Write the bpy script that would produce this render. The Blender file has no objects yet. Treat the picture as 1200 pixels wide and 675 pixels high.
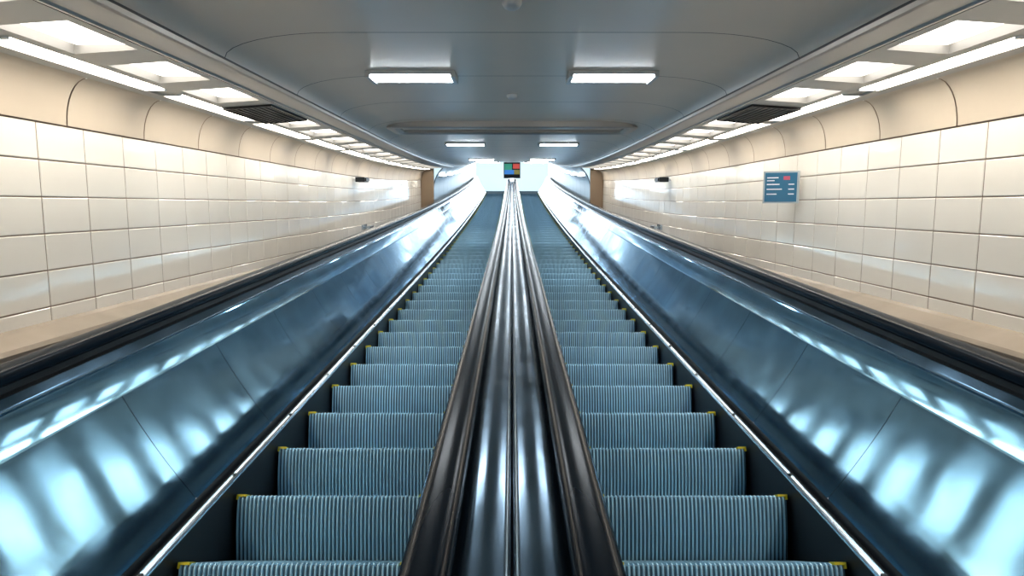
import bpy, math, random
from mathutils import Vector, Matrix
random.seed(4)
F=800.0
AE=math.radians(30.0)
YV_E=207.0; YV_T=240.0
TH=AE-math.atan((337.5-YV_E)/F)
AT=TH+math.atan((337.5-YV_T)/F)
KE=0.0008; KC=0.0022
def bend(s,k): return k*max(0.0,s-8.0)**2
def PE(x,s,n):
    n=n+bend(s,KE)
    return (x, s*math.cos(AE)-n*math.sin(AE), s*math.sin(AE)+n*math.cos(AE))
def PT(x,s,n):
    n=n+bend(s,KC)
    return (x, s*math.cos(AT)-n*math.sin(AT), s*math.sin(AT)+n*math.cos(AT))
sc=bpy.context.scene
col=sc.collection
# ---------------- materials
def mat(name, color, rough=0.5, metal=0.0, emit=None, estr=0.0, noise=None, bump=None, coat=0.0, roughnoise=None, spec=None, tint=None):
    m=bpy.data.materials.new(name); m.use_nodes=True
    nt=m.node_tree; b=nt.nodes['Principled BSDF']
    b.inputs['Base Color'].default_value=(*color,1)
    b.inputs['Roughness'].default_value=rough
    b.inputs['Metallic'].default_value=metal
    b.inputs['Coat Weight'].default_value=coat
    if spec is not None: b.inputs['Specular IOR Level'].default_value=spec
    if tint: b.inputs['Specular Tint'].default_value=(*tint,1)
    if emit:
        b.inputs['Emission Color'].default_value=(*emit,1); b.inputs['Emission Strength'].default_value=estr
    tc=nt.nodes.new('ShaderNodeTexCoord')
    def nz(scale,stretch,detail=4):
        mp=nt.nodes.new('ShaderNodeMapping'); mp.inputs['Scale'].default_value=stretch
        nt.links.new(tc.outputs['Object'],mp.inputs['Vector'])
        n=nt.nodes.new('ShaderNodeTexNoise'); n.inputs['Scale'].default_value=scale; n.inputs['Detail'].default_value=detail
        nt.links.new(mp.outputs['Vector'],n.inputs['Vector']); return n
    if noise:
        scale,stretch,amt=noise
        n=nz(scale,stretch)
        r=nt.nodes.new('ShaderNodeValToRGB')
        r.color_ramp.elements[0].position=0.3; r.color_ramp.elements[1].position=0.7
        r.color_ramp.elements[0].color=(*[c*(1-amt) for c in color],1)
        r.color_ramp.elements[1].color=(*[min(1,c*(1+amt)) for c in color],1)
        nt.links.new(n.outputs['Fac'],r.inputs['Fac']); nt.links.new(r.outputs['Color'],b.inputs['Base Color'])
    if roughnoise:
        scale,stretch,lo,hi=roughnoise
        n=nz(scale,stretch)
        mr=nt.nodes.new('ShaderNodeMapRange'); mr.inputs[1].default_value=0.3; mr.inputs[2].default_value=0.7
        mr.inputs[3].default_value=lo; mr.inputs[4].default_value=hi
        nt.links.new(n.outputs['Fac'],mr.inputs[0]); nt.links.new(mr.outputs[0],b.inputs['Roughness'])
    if bump:
        scale,stretch,st=bump
        n=nz(scale,stretch,2)
        bp=nt.nodes.new('ShaderNodeBump'); bp.inputs['Strength'].default_value=st; bp.inputs['Distance'].default_value=0.02
        nt.links.new(n.outputs['Fac'],bp.inputs['Height']); nt.links.new(bp.outputs['Normal'],b.inputs['Normal'])
    return m
M_tile=mat('glazed_tile',(0.88,0.835,0.76),0.09,noise=(1.2,(1,1,1),0.04),bump=(5,(1,1,1),0.04))
M_grout=mat('grout',(0.24,0.165,0.12),0.8)
M_cream=mat('cream_panel',(0.53,0.45,0.355),0.38,noise=(2,(1,1,1),0.06))
M_ledge=mat('ledge_stone',(0.40,0.335,0.27),0.13,noise=(3,(1,1,1),0.1))
M_ceil=mat('ceiling_metal',(0.60,0.53,0.46),0.34,0.08,noise=(0.8,(1,1,1),0.05))
M_seam=mat('seam_dark',(0.06,0.06,0.065),0.6)
M_soff=mat('soffit_grey',(0.47,0.455,0.43),0.4,0.1)
M_beam=mat('beam_metal',(0.38,0.36,0.34),0.3,0.6)
M_dark=mat('dark_metal',(0.010,0.014,0.018),0.4,0.0,spec=0.15)
M_black=mat('black_paint',(0.008,0.009,0.012),0.35,spec=0.3)
M_rub=mat('rubber_handrail',(0.005,0.010,0.018),0.22,spec=0.05)
M_panel=mat('blue_steel_panel',(0.20,0.43,0.64),0.08,0.93,noise=(2.5,(1,1,1),0.18),roughnoise=(4,(1,1,1),0.035,0.09),bump=(1.2,(1,1,1),0.003))
M_center=mat('divider_steel',(0.07,0.13,0.19),0.2,0.9,roughnoise=(5,(1,1,1),0.12,0.26),bump=(2.5,(1,1,1),0.05))
M_trim=mat('steel_trim',(0.50,0.60,0.68),0.22,0.95)
M_step=mat('step_aluminium',(0.46,0.75,0.94),0.4,0.15,noise=(6,(1,1,1),0.10))
M_stepd=mat('step_groove',(0.05,0.12,0.18),0.6,0.1)
M_yel=mat('yellow_paint',(0.75,0.62,0.02),0.5)
M_warm=mat('tube_warm',(1,0.95,0.85),0.4,emit=(1,0.92,0.80),estr=24.0)
M_sq=mat('light_box_diffuser',(0.8,0.78,0.74),0.4,emit=(1,0.95,0.88),estr=3.6)
M_cool=mat('tube_cool',(1,1,1),0.4,emit=(0.90,0.96,1.0),estr=38.0)
M_cove_fill=mat('fill_tube_added',(1,1,1),0.4,emit=(0.85,0.95,1.0),estr=6.0)  # glow for the fill strips added along the upper section
M_house=mat('fixture_housing',(0.5,0.52,0.54),0.4,0.3)
M_hall=mat('hall_wall_panel',(0.50,0.58,0.63),0.35,0.1)
M_white=mat('hall_white',(0.82,0.87,0.9),0.5)
M_brown=mat('bronze_frame',(0.20,0.14,0.09),0.4,0.3)
# ---------------- mesh builder
class MB:
    def __init__(s): s.v=[];s.f=[];s.mi=[];s.m=[];s.sm=[]
    def mat(s,m):
        if m not in s.m: s.m.append(m)
        return s.m.index(m)
    def quad(s,pts,m,smooth=False):
        b=len(s.v); s.v+= [tuple(p) for p in pts]; s.f.append(tuple(range(b,b+len(pts)))); s.mi.append(s.mat(m)); s.sm.append(smooth)
    def grid(s,rows,m,closed=False,smooth=True):
        b=len(s.v); n=len(rows[0])
        for r in rows: s.v+=[tuple(p) for p in r]
        k=s.mat(m)
        for i in range(len(rows)-1):
            for j in range(n if closed else n-1):
                j2=(j+1)%n
                s.f.append((b+i*n+j,b+i*n+j2,b+(i+1)*n+j2,b+(i+1)*n+j)); s.mi.append(k); s.sm.append(smooth)
    def sweep(s,P,prof,s0,s1,m,ds=1.0,closed=False,smooth=True,caps=False):
        k=max(1,int(math.ceil((s1-s0)/ds)))
        rows=[[P(x,s0+(s1-s0)*i/k,n) for x,n in prof] for i in range(k+1)]
        s.grid(rows,m,closed,smooth)
        if caps:
            s.quad(rows[0][::-1],m); s.quad(rows[-1],m)
    def box(s,P,x0,x1,s0,s1,n0,n1,m):
        c=[P(x,q,n) for x in (x0,x1) for q in (s0,s1) for n in (n0,n1)]
        for f in ((0,1,3,2),(4,6,7,5),(0,4,5,1),(2,3,7,6),(0,2,6,4),(1,5,7,3)):
            s.quad([c[i] for i in f],m)
    def make(s,name,parent=None):
        me=bpy.data.meshes.new(name); me.from_pydata(s.v,[],s.f)
        for m in s.m: me.materials.append(m)
        me.polygons.foreach_set('material_index',s.mi); me.polygons.foreach_set('use_smooth',s.sm)
        me.update()
        o=bpy.data.objects.new(name,me); col.objects.link(o)
        if parent: o.parent=parent
        return o
def W(x,y,z): return (x,y,z)
S_END=18.3; S_TOP=38.0; S_BACK=-4.0
# ---------------- walls
for side,nm in ((-1,'wall_left'),(1,'wall_right')):
    mb=MB(); X=2.42*side
    mb.sweep(PT,[(X,-1.6),(X,0.62)],S_BACK,S_END,M_grout,1.0,smooth=False)
    L=0.388; h=0.19; g=0.003
    top=0.42
    s=3.54-20*L
    while s<S_END-0.05:
        e=min(s+L,S_END)
        for r in range(6):
            n1=top-r*h; n0=n1-h
            if r==5: n0=n1-0.10
            tilt=[random.uniform(-0.0008,0.0008) for _ in range(4)]
            ci=0.006
            xo=X-side*0.001; xi=X-side*0.004
            a=[(s+g,n0+g),(e-g,n0+g),(e-g,n1-g),(s+g,n1-g)]
            b=[(s+g+ci*.6,n0+g+ci*.6),(e-g-ci*.6,n0+g+ci*.6),(e-g-ci*.6,n1-g-ci*.6),(s+g+ci*.6,n1-g-ci*.6)]
            A=[PT(xo,q,n) for q,n in a]; B=[PT(xi+tilt[i],q,n) for i,(q,n) in enumerate(b)]
            mb.quad(B,M_tile)
            for i in range(4):
                j=(i+1)%4; mb.quad([A[i],A[j],B[j],B[i]],M_tile)
        s+=L
    mb.sweep(PT,[(X,-0.60),(X-side*0.03,-0.615),(X-side*0.15,-0.655),(X-side*0.165,-0.675),(X-side*0.16,-0.72)],S_BACK,S_END,M_ledge,1.0,smooth=False)
    mb.sweep(PT,[(X-side*0.16,-0.72),(X-side*0.12,-0.74),(X-side*0.12,-1.6)],S_BACK,S_END,M_black,1.0,smooth=False)
    prof=[]
    for i in range(9):
        t=i/8*math.pi/2
        prof.append((side*(2.41-0.13*(1-math.cos(t))), 0.425+0.25*math.sin(t)))
    q=3.0-10*0.78
    while q<S_END:
        e=min(q+0.775,S_END)
        mb.sweep(PT,prof,q+0.003,e-0.003,M_cream,1.0)
        q+=0.78
    mb.sweep(PT,[(x+side*0.02,n) for x,n in prof],S_BACK,S_END,M_grout,1.0)
    mb.box(PT,side*2.08,side*2.5,S_END,S_END+0.15,-1.6,0.8,M_brown)
    mb.make(nm)
    mb=MB()
    pr=[(side*2.08,-1.6),(side*2.08,0.2)]
    for i in range(1,11):
        t=i/10*math.pi/2
        pr.append((side*(2.08-0.75*(1-math.cos(t))),0.2+0.72*math.sin(t)))
    q=S_END+0.15
    while q<S_TOP+1:
        mb.sweep(PT,pr,q+0.008,q+1.25-0.008,M_hall,0.7)
        q+=1.25
    mb.sweep(PT,[(x+side*0.02,n+0.01) for x,n in pr],S_END+0.15,q,M_seam,1.0)
    mb.make('wall_upper_left' if side<0 else 'wall_upper_right')
# ---------------- ceiling
mb=MB()
pr=[]
xe=1.55; ye=0.79; xf=0.95; yf=0.92
for i in range(9):
    t=i/8*math.pi/2
    pr.append((-(xf+(xe-xf)*math.cos(t)), ye+(yf-ye)*math.sin(t)))
pr+= [(-x,n) for x,n in pr[::-1]]
q=3.81-6*1.25
while q<S_TOP+1:
    mb.sweep(PT,pr,q+0.005,q+1.25-0.005,M_ceil,0.7)
    q+=1.25
mb.sweep(PT,[(x,n+0.012) for x,n in pr],S_BACK,q,M_seam,1.0)
for side in (-1,1):
    mb.sweep(PT,[(side*1.55,0.82),(side*1.55,0.765)],S_BACK,S_END,M_seam,1.0,smooth=False)
    mb.sweep(PT,[(side*1.545,0.775),(side*1.55,0.755),(side*1.565,0.75),(side*1.68,0.735),(side*1.69,0.725),(side*1.705,0.725),(side*1.71,0.74)],S_BACK,S_END,M_beam,1.0,smooth=False)
    mb.sweep(PT,[(side*1.71,0.725),(side*1.71,0.76),(side*1.735,0.76),(side*1.735,0.735)],S_BACK,S_END,M_seam,1.0,smooth=False)
    mb.sweep(PT,[(side*1.71,0.785),(side*2.28,0.785)],S_BACK,S_END,M_soff,1.0,smooth=False)
    mb.sweep(PT,[(side*1.735,0.735),(side*1.78,0.732),(side*1.78,0.785)],S_BACK,S_END,M_soff,1.0,smooth=False)
    mb.sweep(PT,[(side*2.08,0.785),(side*2.08,0.712),(side*2.13,0.705),(side*2.13,0.785)],S_BACK,S_END,M_soff,1.0,smooth=False)
    mb.sweep(PT,[(side*2.235,0.785),(side*2.235,0.69),(side*2.285,0.675)],S_BACK,S_END,M_soff,1.0,smooth=False)
mb.make('ceiling')
SQ0=3.1-0.25
for side in (-1,1):
    mb=MB(); mt=MB()
    k=-8
    while True:
        a=SQ0+k*0.79; b=a+0.50
        if b>S_END: break
        mb.quad([PT(side*1.78,b+0.01,0.732),PT(side*2.08,b+0.01,0.712),PT(side*2.08,a+0.78,0.712),PT(side*1.78,a+0.78,0.732)],M_soff)
        for q in (b+0.01,a+0.78):
            mb.quad([PT(side*1.78,q,0.732),PT(side*2.08,q,0.712),PT(side*2.08,q,0.78),PT(side*1.78,q,0.78)],M_soff)
        isvent=(k==3)
        if not isvent:
            mb.box(PT,side*1.80,side*2.06,a+0.015,b-0.005,0.752,0.77,M_sq)
        k+=1
    k=-3
    while True:
        a=3.0+k*1.52; b=a+1.3
        if b>S_END: break
        mt.box(PT,side*2.145,side*2.22,a,b,0.705,0.74,M_warm)
        mt.box(PT,side*2.13,side*2.235,a-0.03,a,0.695,0.76,M_house)
        mt.box(PT,side*2.13,side*2.235,b,b+0.03,0.695,0.76,M_house)
        mt.box(PT,side*2.13,side*2.235,b+0.03,a+1.49,0.705,0.76,M_soff)
        k+=1
    mb.make('recessed_light_panels'); mt.make('fluorescent_light_strip')
    cv=MB()  # fill strips added to brighten the dark upper steps and side walls
    q=S_END+0.6
    while q<S_TOP:
        cv.box(PT,side*1.90,side*1.96,q,q+1.3,0.52,0.56,M_cove_fill)
        cv.box(PT,side*1.90,side*2.06,q-0.03,q+1.33,0.485,0.515,M_house)
        q+=2.2
    cv.make('cove_fill_added')
    v=MB()
    a,b=5.15,6.0
    def VS(x,s,n): return PT(x,s,n+0.735-(abs(x)-1.74)*0.078)
    v.box(VS,side*1.77,side*2.12,a,b,-0.004,0.004,M_black)
    for x0,x1 in ((1.765,1.78),(2.11,2.125)): v.box(VS,side*x0,side*x1,a,b,-0.016,0.004,M_black)
    v.box(VS,side*1.765,side*2.125,a-0.015,a,-0.016,0.004,M_black); v.box(VS,side*1.765,side*2.125,b,b+0.015,-0.016,0.004,M_black)
    for i in range(8):
        xx=1.80+i*0.04
        v.box(VS,side*(xx-0.004),side*(xx+0.004),a,b,-0.014,-0.004,M_black)
    v.make('vent_grille')
    v=MB()
    v.box(PT,side*2.22,side*2.36,10.4,10.7,0.33,0.40,M_dark)
    v.box(PT,side*2.27,side*2.412,10.5,10.56,0.35,0.38,M_house)
    v.box(PT,side*2.20,side*2.22,10.43,10.67,0.345,0.385,M_black)
    v.make('security_camera')
    v=MB()
    v.box(PT,side*2.39,side*2.414,11.0,11.3,-0.42,-0.34,M_trim)
    v.box(PT,side*2.30,side*2.40,11.1,11.15,-0.40,-0.37,M_trim)
    v.box(PT,side*2.28,side*2.31,11.0,11.3,-0.41,-0.36,M_trim)
    v.make('wall_bracket')
for s in (5.0,10.6,16.2,19.0,21.8,24.6,27.4,30.2,33.0):  # extra fixtures added between the upper ones to brighten the far steps
    for side in (-1,1):
        f=MB()
        a,b=side*0.41,side*1.0
        f.box(PT,a,b,s-0.15,s+0.15,0.895,0.925,M_house)
        f.box(PT,a+side*0.02,b-side*0.02,s-0.11,s+0.11,0.885,0.897,M_cool)
        for e in (a,b): f.box(PT,e-0.015,e+0.015,s-0.15,s+0.15,0.875,0.925,M_house)
        f.make('ceiling_light')
for s in (3.24,5.9):
    d=MB(); rows=[]
    for r,n in ((0.045,0.92),(0.045,0.905),(0.035,0.89),(0.018,0.88),(0.002,0.878)):
        rows.append([PT(r*math.cos(t*math.pi/8),s+r*math.sin(t*math.pi/8),n) for t in range(16)])
    d.grid(rows,M_house,closed=True); d.make('smoke_detector')
fr=MB()
def stad(hx,hs,n,r,cs=8.15):
    pts=[]
    for cx,cy,t0 in ((hx-r,-hs+r,-90),(hx-r,hs-r,0),(-hx+r,hs-r,90),(-hx+r,-hs+r,180)):
        for i in range(7):
            t=math.radians(t0+i*15); pts.append(PT(cx+r*math.cos(t),cs+cy+r*math.sin(t),n))
    return pts
fr.grid([stad(1.42,0.42,0.93,.16),stad(1.42,0.42,0.86,.16),stad(1.39,0.39,0.85,.13),stad(1.33,0.33,0.85,.07),stad(1.30,0.30,0.87,.05),stad(1.30,0.30,0.93,.05)],M_beam,closed=True,smooth=False)
fr.quad(stad(1.30,0.30,0.90,.05),M_ceil)
fr.make('ceiling_access_frame')
# ---------------- escalators
PITCH=0.62
NR=48
def step_mesh(wdt):
    m=MB()
    prof=[(0.62,0.0),(0.02,0.0),(0.004,-0.006),(0.0,-0.022),(0.006,-0.06),(0.02,-0.12),(0.042,-0.19),(0.07,-0.26),(0.10,-0.34)]
    dn=[(0,-1),(0,-1),(0.6,-0.8),(1,0),(1,0),(1,0),(1,0),(1,0),(1,0)]
    per=wdt/NR; d=0.008
    xs=[];dp=[]
    for i in range(NR):
        x=-wdt/2+i*per
        xs+=[x+per*0.0,x+per*0.10,x+per*0.40,x+per*0.50]; dp+=[1,0,0,1]
    xs.append(wdt/2);dp.append(1)
    for p in range(len(prof)):
        for x,k in zip(xs,dp):
            m.v.append((x,prof[p][0]+k*d*dn[p][0],prof[p][1]+k*d*dn[p][1]))
    n=len(xs); k1=m.mat(M_step); k2=m.mat(M_stepd)
    for p in range(len(prof)-1):
        for j in range(n-1):
            m.f.append((p*n+j,p*n+j+1,(p+1)*n+j+1,(p+1)*n+j))
            isd=dp[j]==1 and dp[j+1]==1
            m.mi.append(k2 if isd else k1); m.sm.append(False)
    for sx in (-1,1):
        x=sx*wdt/2
        m.quad([(x,y,z) for y,z in prof]+[(x,0.62,-0.34)],M_black)
        b=sx*(wdt/2-0.022)
        m.box(W,b-0.022,b+0.022,-0.003,0.05,-0.007,0.004,M_yel)
        m.box(W,sx*wdt/2-0.005,sx*wdt/2+0.005,-0.003,0.05,-0.022,0.004,M_yel)
    me=m.make('tmp'); data=me.data; bpy.data.objects.remove(me)
    data.name='step_mesh'
    return data
SW=0.97; SX=0.91
sm=step_mesh(SW)
def circ_prof(cx,cn,w,h,k=24,ex=0.72):
    pts=[]
    for i in range(k):
        t=2*math.pi*i/k
        c,s_=math.cos(t),math.sin(t)
        pts.append((cx+w*math.copysign(abs(c)**ex,c),cn+h*math.copysign(abs(s_)**ex,s_)))
    return pts
# concave balustrade profile
PN=20
PH0,PH1=36.3,25.9
prf=[(1.48,-1.49)]
for k in range(PN):
    ph=math.radians(PH0-(PH0-PH1)*(k+0.5)/PN)
    prf.append((prf[-1][0]+0.5/PN*math.tan(ph), prf[-1][1]+0.5/PN))
x1,n1=prf[-1]
x2,n2=x1+0.135*0.44,n1+0.135
HX=x2+0.095; HN=n2+0.11
for side in (-1,1):
    esc=bpy.data.objects.new('escalator',None); col.objects.link(esc)
    s=-1.9+0.04+0.16; i=0
    while s<S_TOP:
        o=bpy.data.objects.new('step_%d'%i,sm); o.location=PE(side*SX,s,-1.6); o.parent=esc; col.objects.link(o)
        s+=PITCH; i+=1
    t=MB(); t.sweep(PE,[(side*0.38,-2.0),(side*1.46,-2.0)],S_BACK,S_TOP,M_black,1.0); t.make('truss',esc)
    t=MB()
    t.sweep(PE,[(side*1.41,-2.0),(side*1.41,-1.53)],S_BACK,S_TOP,M_black,1.0,smooth=False)
    t.sweep(PE,[(side*1.41,-1.53),(side*1.415,-1.515),(side*1.44,-1.51),(side*1.45,-1.52)],S_BACK,S_TOP,M_trim,1.0)
    t.sweep(PE,[(side*1.45,-1.53),(side*1.475,-1.53),(side*1.48,-1.49)],S_BACK,S_TOP,M_dark,1.0,smooth=False)
    q=-3.0
    while q<S_TOP:
        t.box(PE,side*1.418,side*1.435,q,q+0.017,-1.515,-1.507,M_dark)
        q+=0.9
    t.make('skirt_outer',esc)
    t=MB()
    pp=[(side*x,n) for x,n in prf]
    pq=[(side*x1,n1),(side*(x1+0.003),n1+0.008),(side*(x2-0.003),n2-0.006),(side*x2,n2)]
    q=S_BACK
    while q<S_TOP:
        e=min(q+1.0,S_TOP); t.sweep(PE,pp,q+0.002,e-0.002,M_panel,0.5)
        q+=1.0
    t.sweep(PE,pq,S_BACK,S_TOP,M_panel,0.7,smooth=False)
    t.sweep(PE,[(x+side*0.006,n) for x,n in pp],S_BACK,S_TOP,M_dark,1.0)
    t.make('balustrade_panel_outer',esc)
    t=MB()
    t.sweep(PE,[(side*x2,n2),(side*(x2-.005),n2+.01),(side*(x2+.005),n2+.02),(side*(x2+.035),n2+.05)],S_BACK,S_TOP,M_center,1.0)
    t.sweep(PE,[(side*(HX-.065),HN-.06),(side*(HX-.04),HN-.055),(side*(HX-.035),HN-.02),(side*(HX+.035),HN-.02),(side*(HX+.04),HN-.08),(side*(HX+.09),HN-.08)],S_BACK,S_TOP,M_dark,1.0,smooth=False)
    t.sweep(PE,[(side*(HX+.09),HN-.08),(side*(HX+.11),HN-.07),(side*(HX+.15),HN-.08),(side*(HX+.17),HN-.14),(side*2.30,HN-.16)],S_BACK,S_TOP,M_black,1.0,smooth=False)
    t.make('deck_outer',esc)
    t=MB(); t.sweep(PE,circ_prof(side*HX,HN,0.055,0.036),S_BACK,S_TOP,M_rub,0.5,closed=True,caps=True); t.make('handrail_outer',esc)
    t=MB()
    t.sweep(PE,[(side*0.405,-2.0),(side*0.405,-1.53)],S_BACK,S_TOP,M_black,1.0)
    t.sweep(PE,[(side*0.405,-1.53),(side*0.38,-1.51)],S_BACK,S_TOP,M_trim,1.0)
    t.sweep(PE,[(side*0.38,-1.51),(side*0.20,-0.82),(side*0.18,-0.80)],S_BACK,S_TOP,M_panel,1.0)
    t.sweep(PE,[(side*0.18,-0.80),(side*0.175,-0.74),(side*0.13,-0.74),(side*0.125,-0.79)],S_BACK,S_TOP,M_dark,1.0,smooth=False)
    t.make('balustrade_inner',esc)
    t=MB(); t.sweep(PE,circ_prof(side*0.158,-0.715,0.047,0.036),S_BACK,S_TOP,M_rub,0.5,closed=True,caps=True); t.make('handrail_inner',esc)
t=MB()
for side in (-1,1):
    pr=[(side*0.002,-0.762)]+[(side*(0.004+0.121*k/8),-0.755+0.012*math.sin(math.pi*k/8)-0.006*k/8) for k in range(0,9)]
    t.sweep(PE,pr,S_BACK,S_TOP,M_center,0.8)
t.sweep(PE,[(-0.13,-0.80),(0.13,-0.80)],S_BACK,S_TOP,M_black,1.0)
t.make('escalator_divider')
# ---------------- upper hall (horizontal)
p0=PE(0,S_TOP,-1.6); yt,zt=p0[1],p0[2]
pc=PT(0,S_TOP+1.5,0.92)
hz=pc[2]
t=MB(); t.box(W,-6,6,yt-0.2,yt+14,zt-0.2,zt,M_hall); t.make('floor')
t=MB(); t.box(W,-6,6,yt+12,yt+12.2,zt,hz+1.5,M_white); t.make('wall_back')
t=MB(); t.box(W,-6,6,pc[1],yt+12,hz+1.2,hz+1.3,M_white); t.make('ceiling_hall')
for sd in (-1,1):
    t=MB(); t.box(W,sd*6,sd*6.1,yt-2,yt+12,zt,hz+1.3,M_white); t.make('wall_hall_left' if sd<0 else 'wall_hall_right')
t=MB()
G=mat('sign_green',(0.05,0.4,0.25),0.5,emit=(0.05,0.4,0.25),estr=0.3); R=mat('sign_red',(0.7,0.08,0.06),0.5,emit=(0.7,0.08,0.06),estr=0.5); Bl=mat('sign_blue',(0.05,0.25,0.7),0.5,emit=(0.05,0.25,0.7),estr=0.4); Yl=mat('sign_yellow',(0.6,0.45,0.1),0.5)  # slight glow put into the sign colours to keep them legible
b0=-0.27
t.box(PT,-0.42,0.42,35.0,35.1,b0,b0+0.8,M_dark)
t.box(PT,-0.38,0.0,34.98,35.0,b0+0.42,b0+0.72,G); t.box(PT,0.05,0.38,34.98,35.0,b0+0.48,b0+0.72,R)
t.box(PT,-0.38,0.1,34.98,35.0,b0+0.2,b0+0.42,Bl); t.box(PT,0.1,0.38,34.98,35.0,b0+0.2,b0+0.42,Yl)
for x in (-0.3,0.3): t.box(PT,x-0.01,x+0.01,35.03,35.06,b0+0.8,0.92,M_dark)
t.make('hanging_sign')
t=MB()
Bd=mat('display_blue',(0.02,0.10,0.18),0.25,emit=(0.04,0.17,0.30),estr=0.25); Fr=mat('display_frame',(0.45,0.52,0.56),0.35,0.3); Wt=mat('display_white',(0.8,0.85,0.9),0.5,emit=(0.8,0.9,1),estr=0.1); Pk=mat('display_pink',(0.5,0.09,0.15),0.5)
yaw=math.radians(30)
def D(u,v,w):
    return PT(2.24+u*math.cos(yaw)+v*math.sin(yaw), 5.75-u*math.sin(yaw)+v*math.cos(yaw), 0.145+w)
t.box(D,-0.14,0.14,0.0,0.05,-0.133,0.133,Fr)
t.box(D,-0.126,0.126,-0.004,0.0,-0.12,0.12,Bd)
t.box(D,-0.11,-0.02,-0.007,-0.003,0.075,0.083,Wt)
t.box(D,-0.11,-0.05,-0.007,-0.003,0.052,0.058,Wt)
t.box(D,0.02,0.07,-0.007,-0.003,0.06,0.09,Pk)
for i,wd in enumerate((0.10,0.12,0.08)):
    t.box(D,-0.11,-0.11+wd,-0.007,-0.003,0.02-0.04*i,0.028-0.04*i,Wt)
for i in range(3): t.box(D,0.06,0.105,-0.007,-0.003,0.02-0.04*i,0.028-0.04*i,Wt)
t.box(D,0.0,0.08,0.05,0.14,-0.05,0.05,M_dark)
t.make('information_display')
# ---------------- lights
def area(name,loc,rot,sx,sy,p,c):
    l=bpy.data.lights.new(name,'AREA'); l.shape='RECTANGLE'; l.size=sx; l.size_y=sy; l.energy=p; l.color=c
    o=bpy.data.objects.new(name,l); o.location=loc; o.rotation_euler=rot; col.objects.link(o); return o
area('hall_lamp',(0,yt+5,hz+1.1),(0,0,0),8,6,850,(0.90,0.97,1.0))
w=bpy.data.worlds.new('world'); sc.world=w; w.use_nodes=True
w.node_tree.nodes['Background'].inputs[0].default_value=(1.0,0.97,0.95,1); w.node_tree.nodes['Background'].inputs[1].default_value=1.0
sc.view_settings.view_transform='Standard'
cd=bpy.data.cameras.new('camera'); cam=bpy.data.objects.new('camera',cd); col.objects.link(cam)
cd.sensor_width=36; cd.lens=24; cd.clip_end=300; cd.clip_start=0.02
cam.location=(0,0,0); cam.rotation_euler=(math.pi/2+TH,0,0)
sc.camera=cam
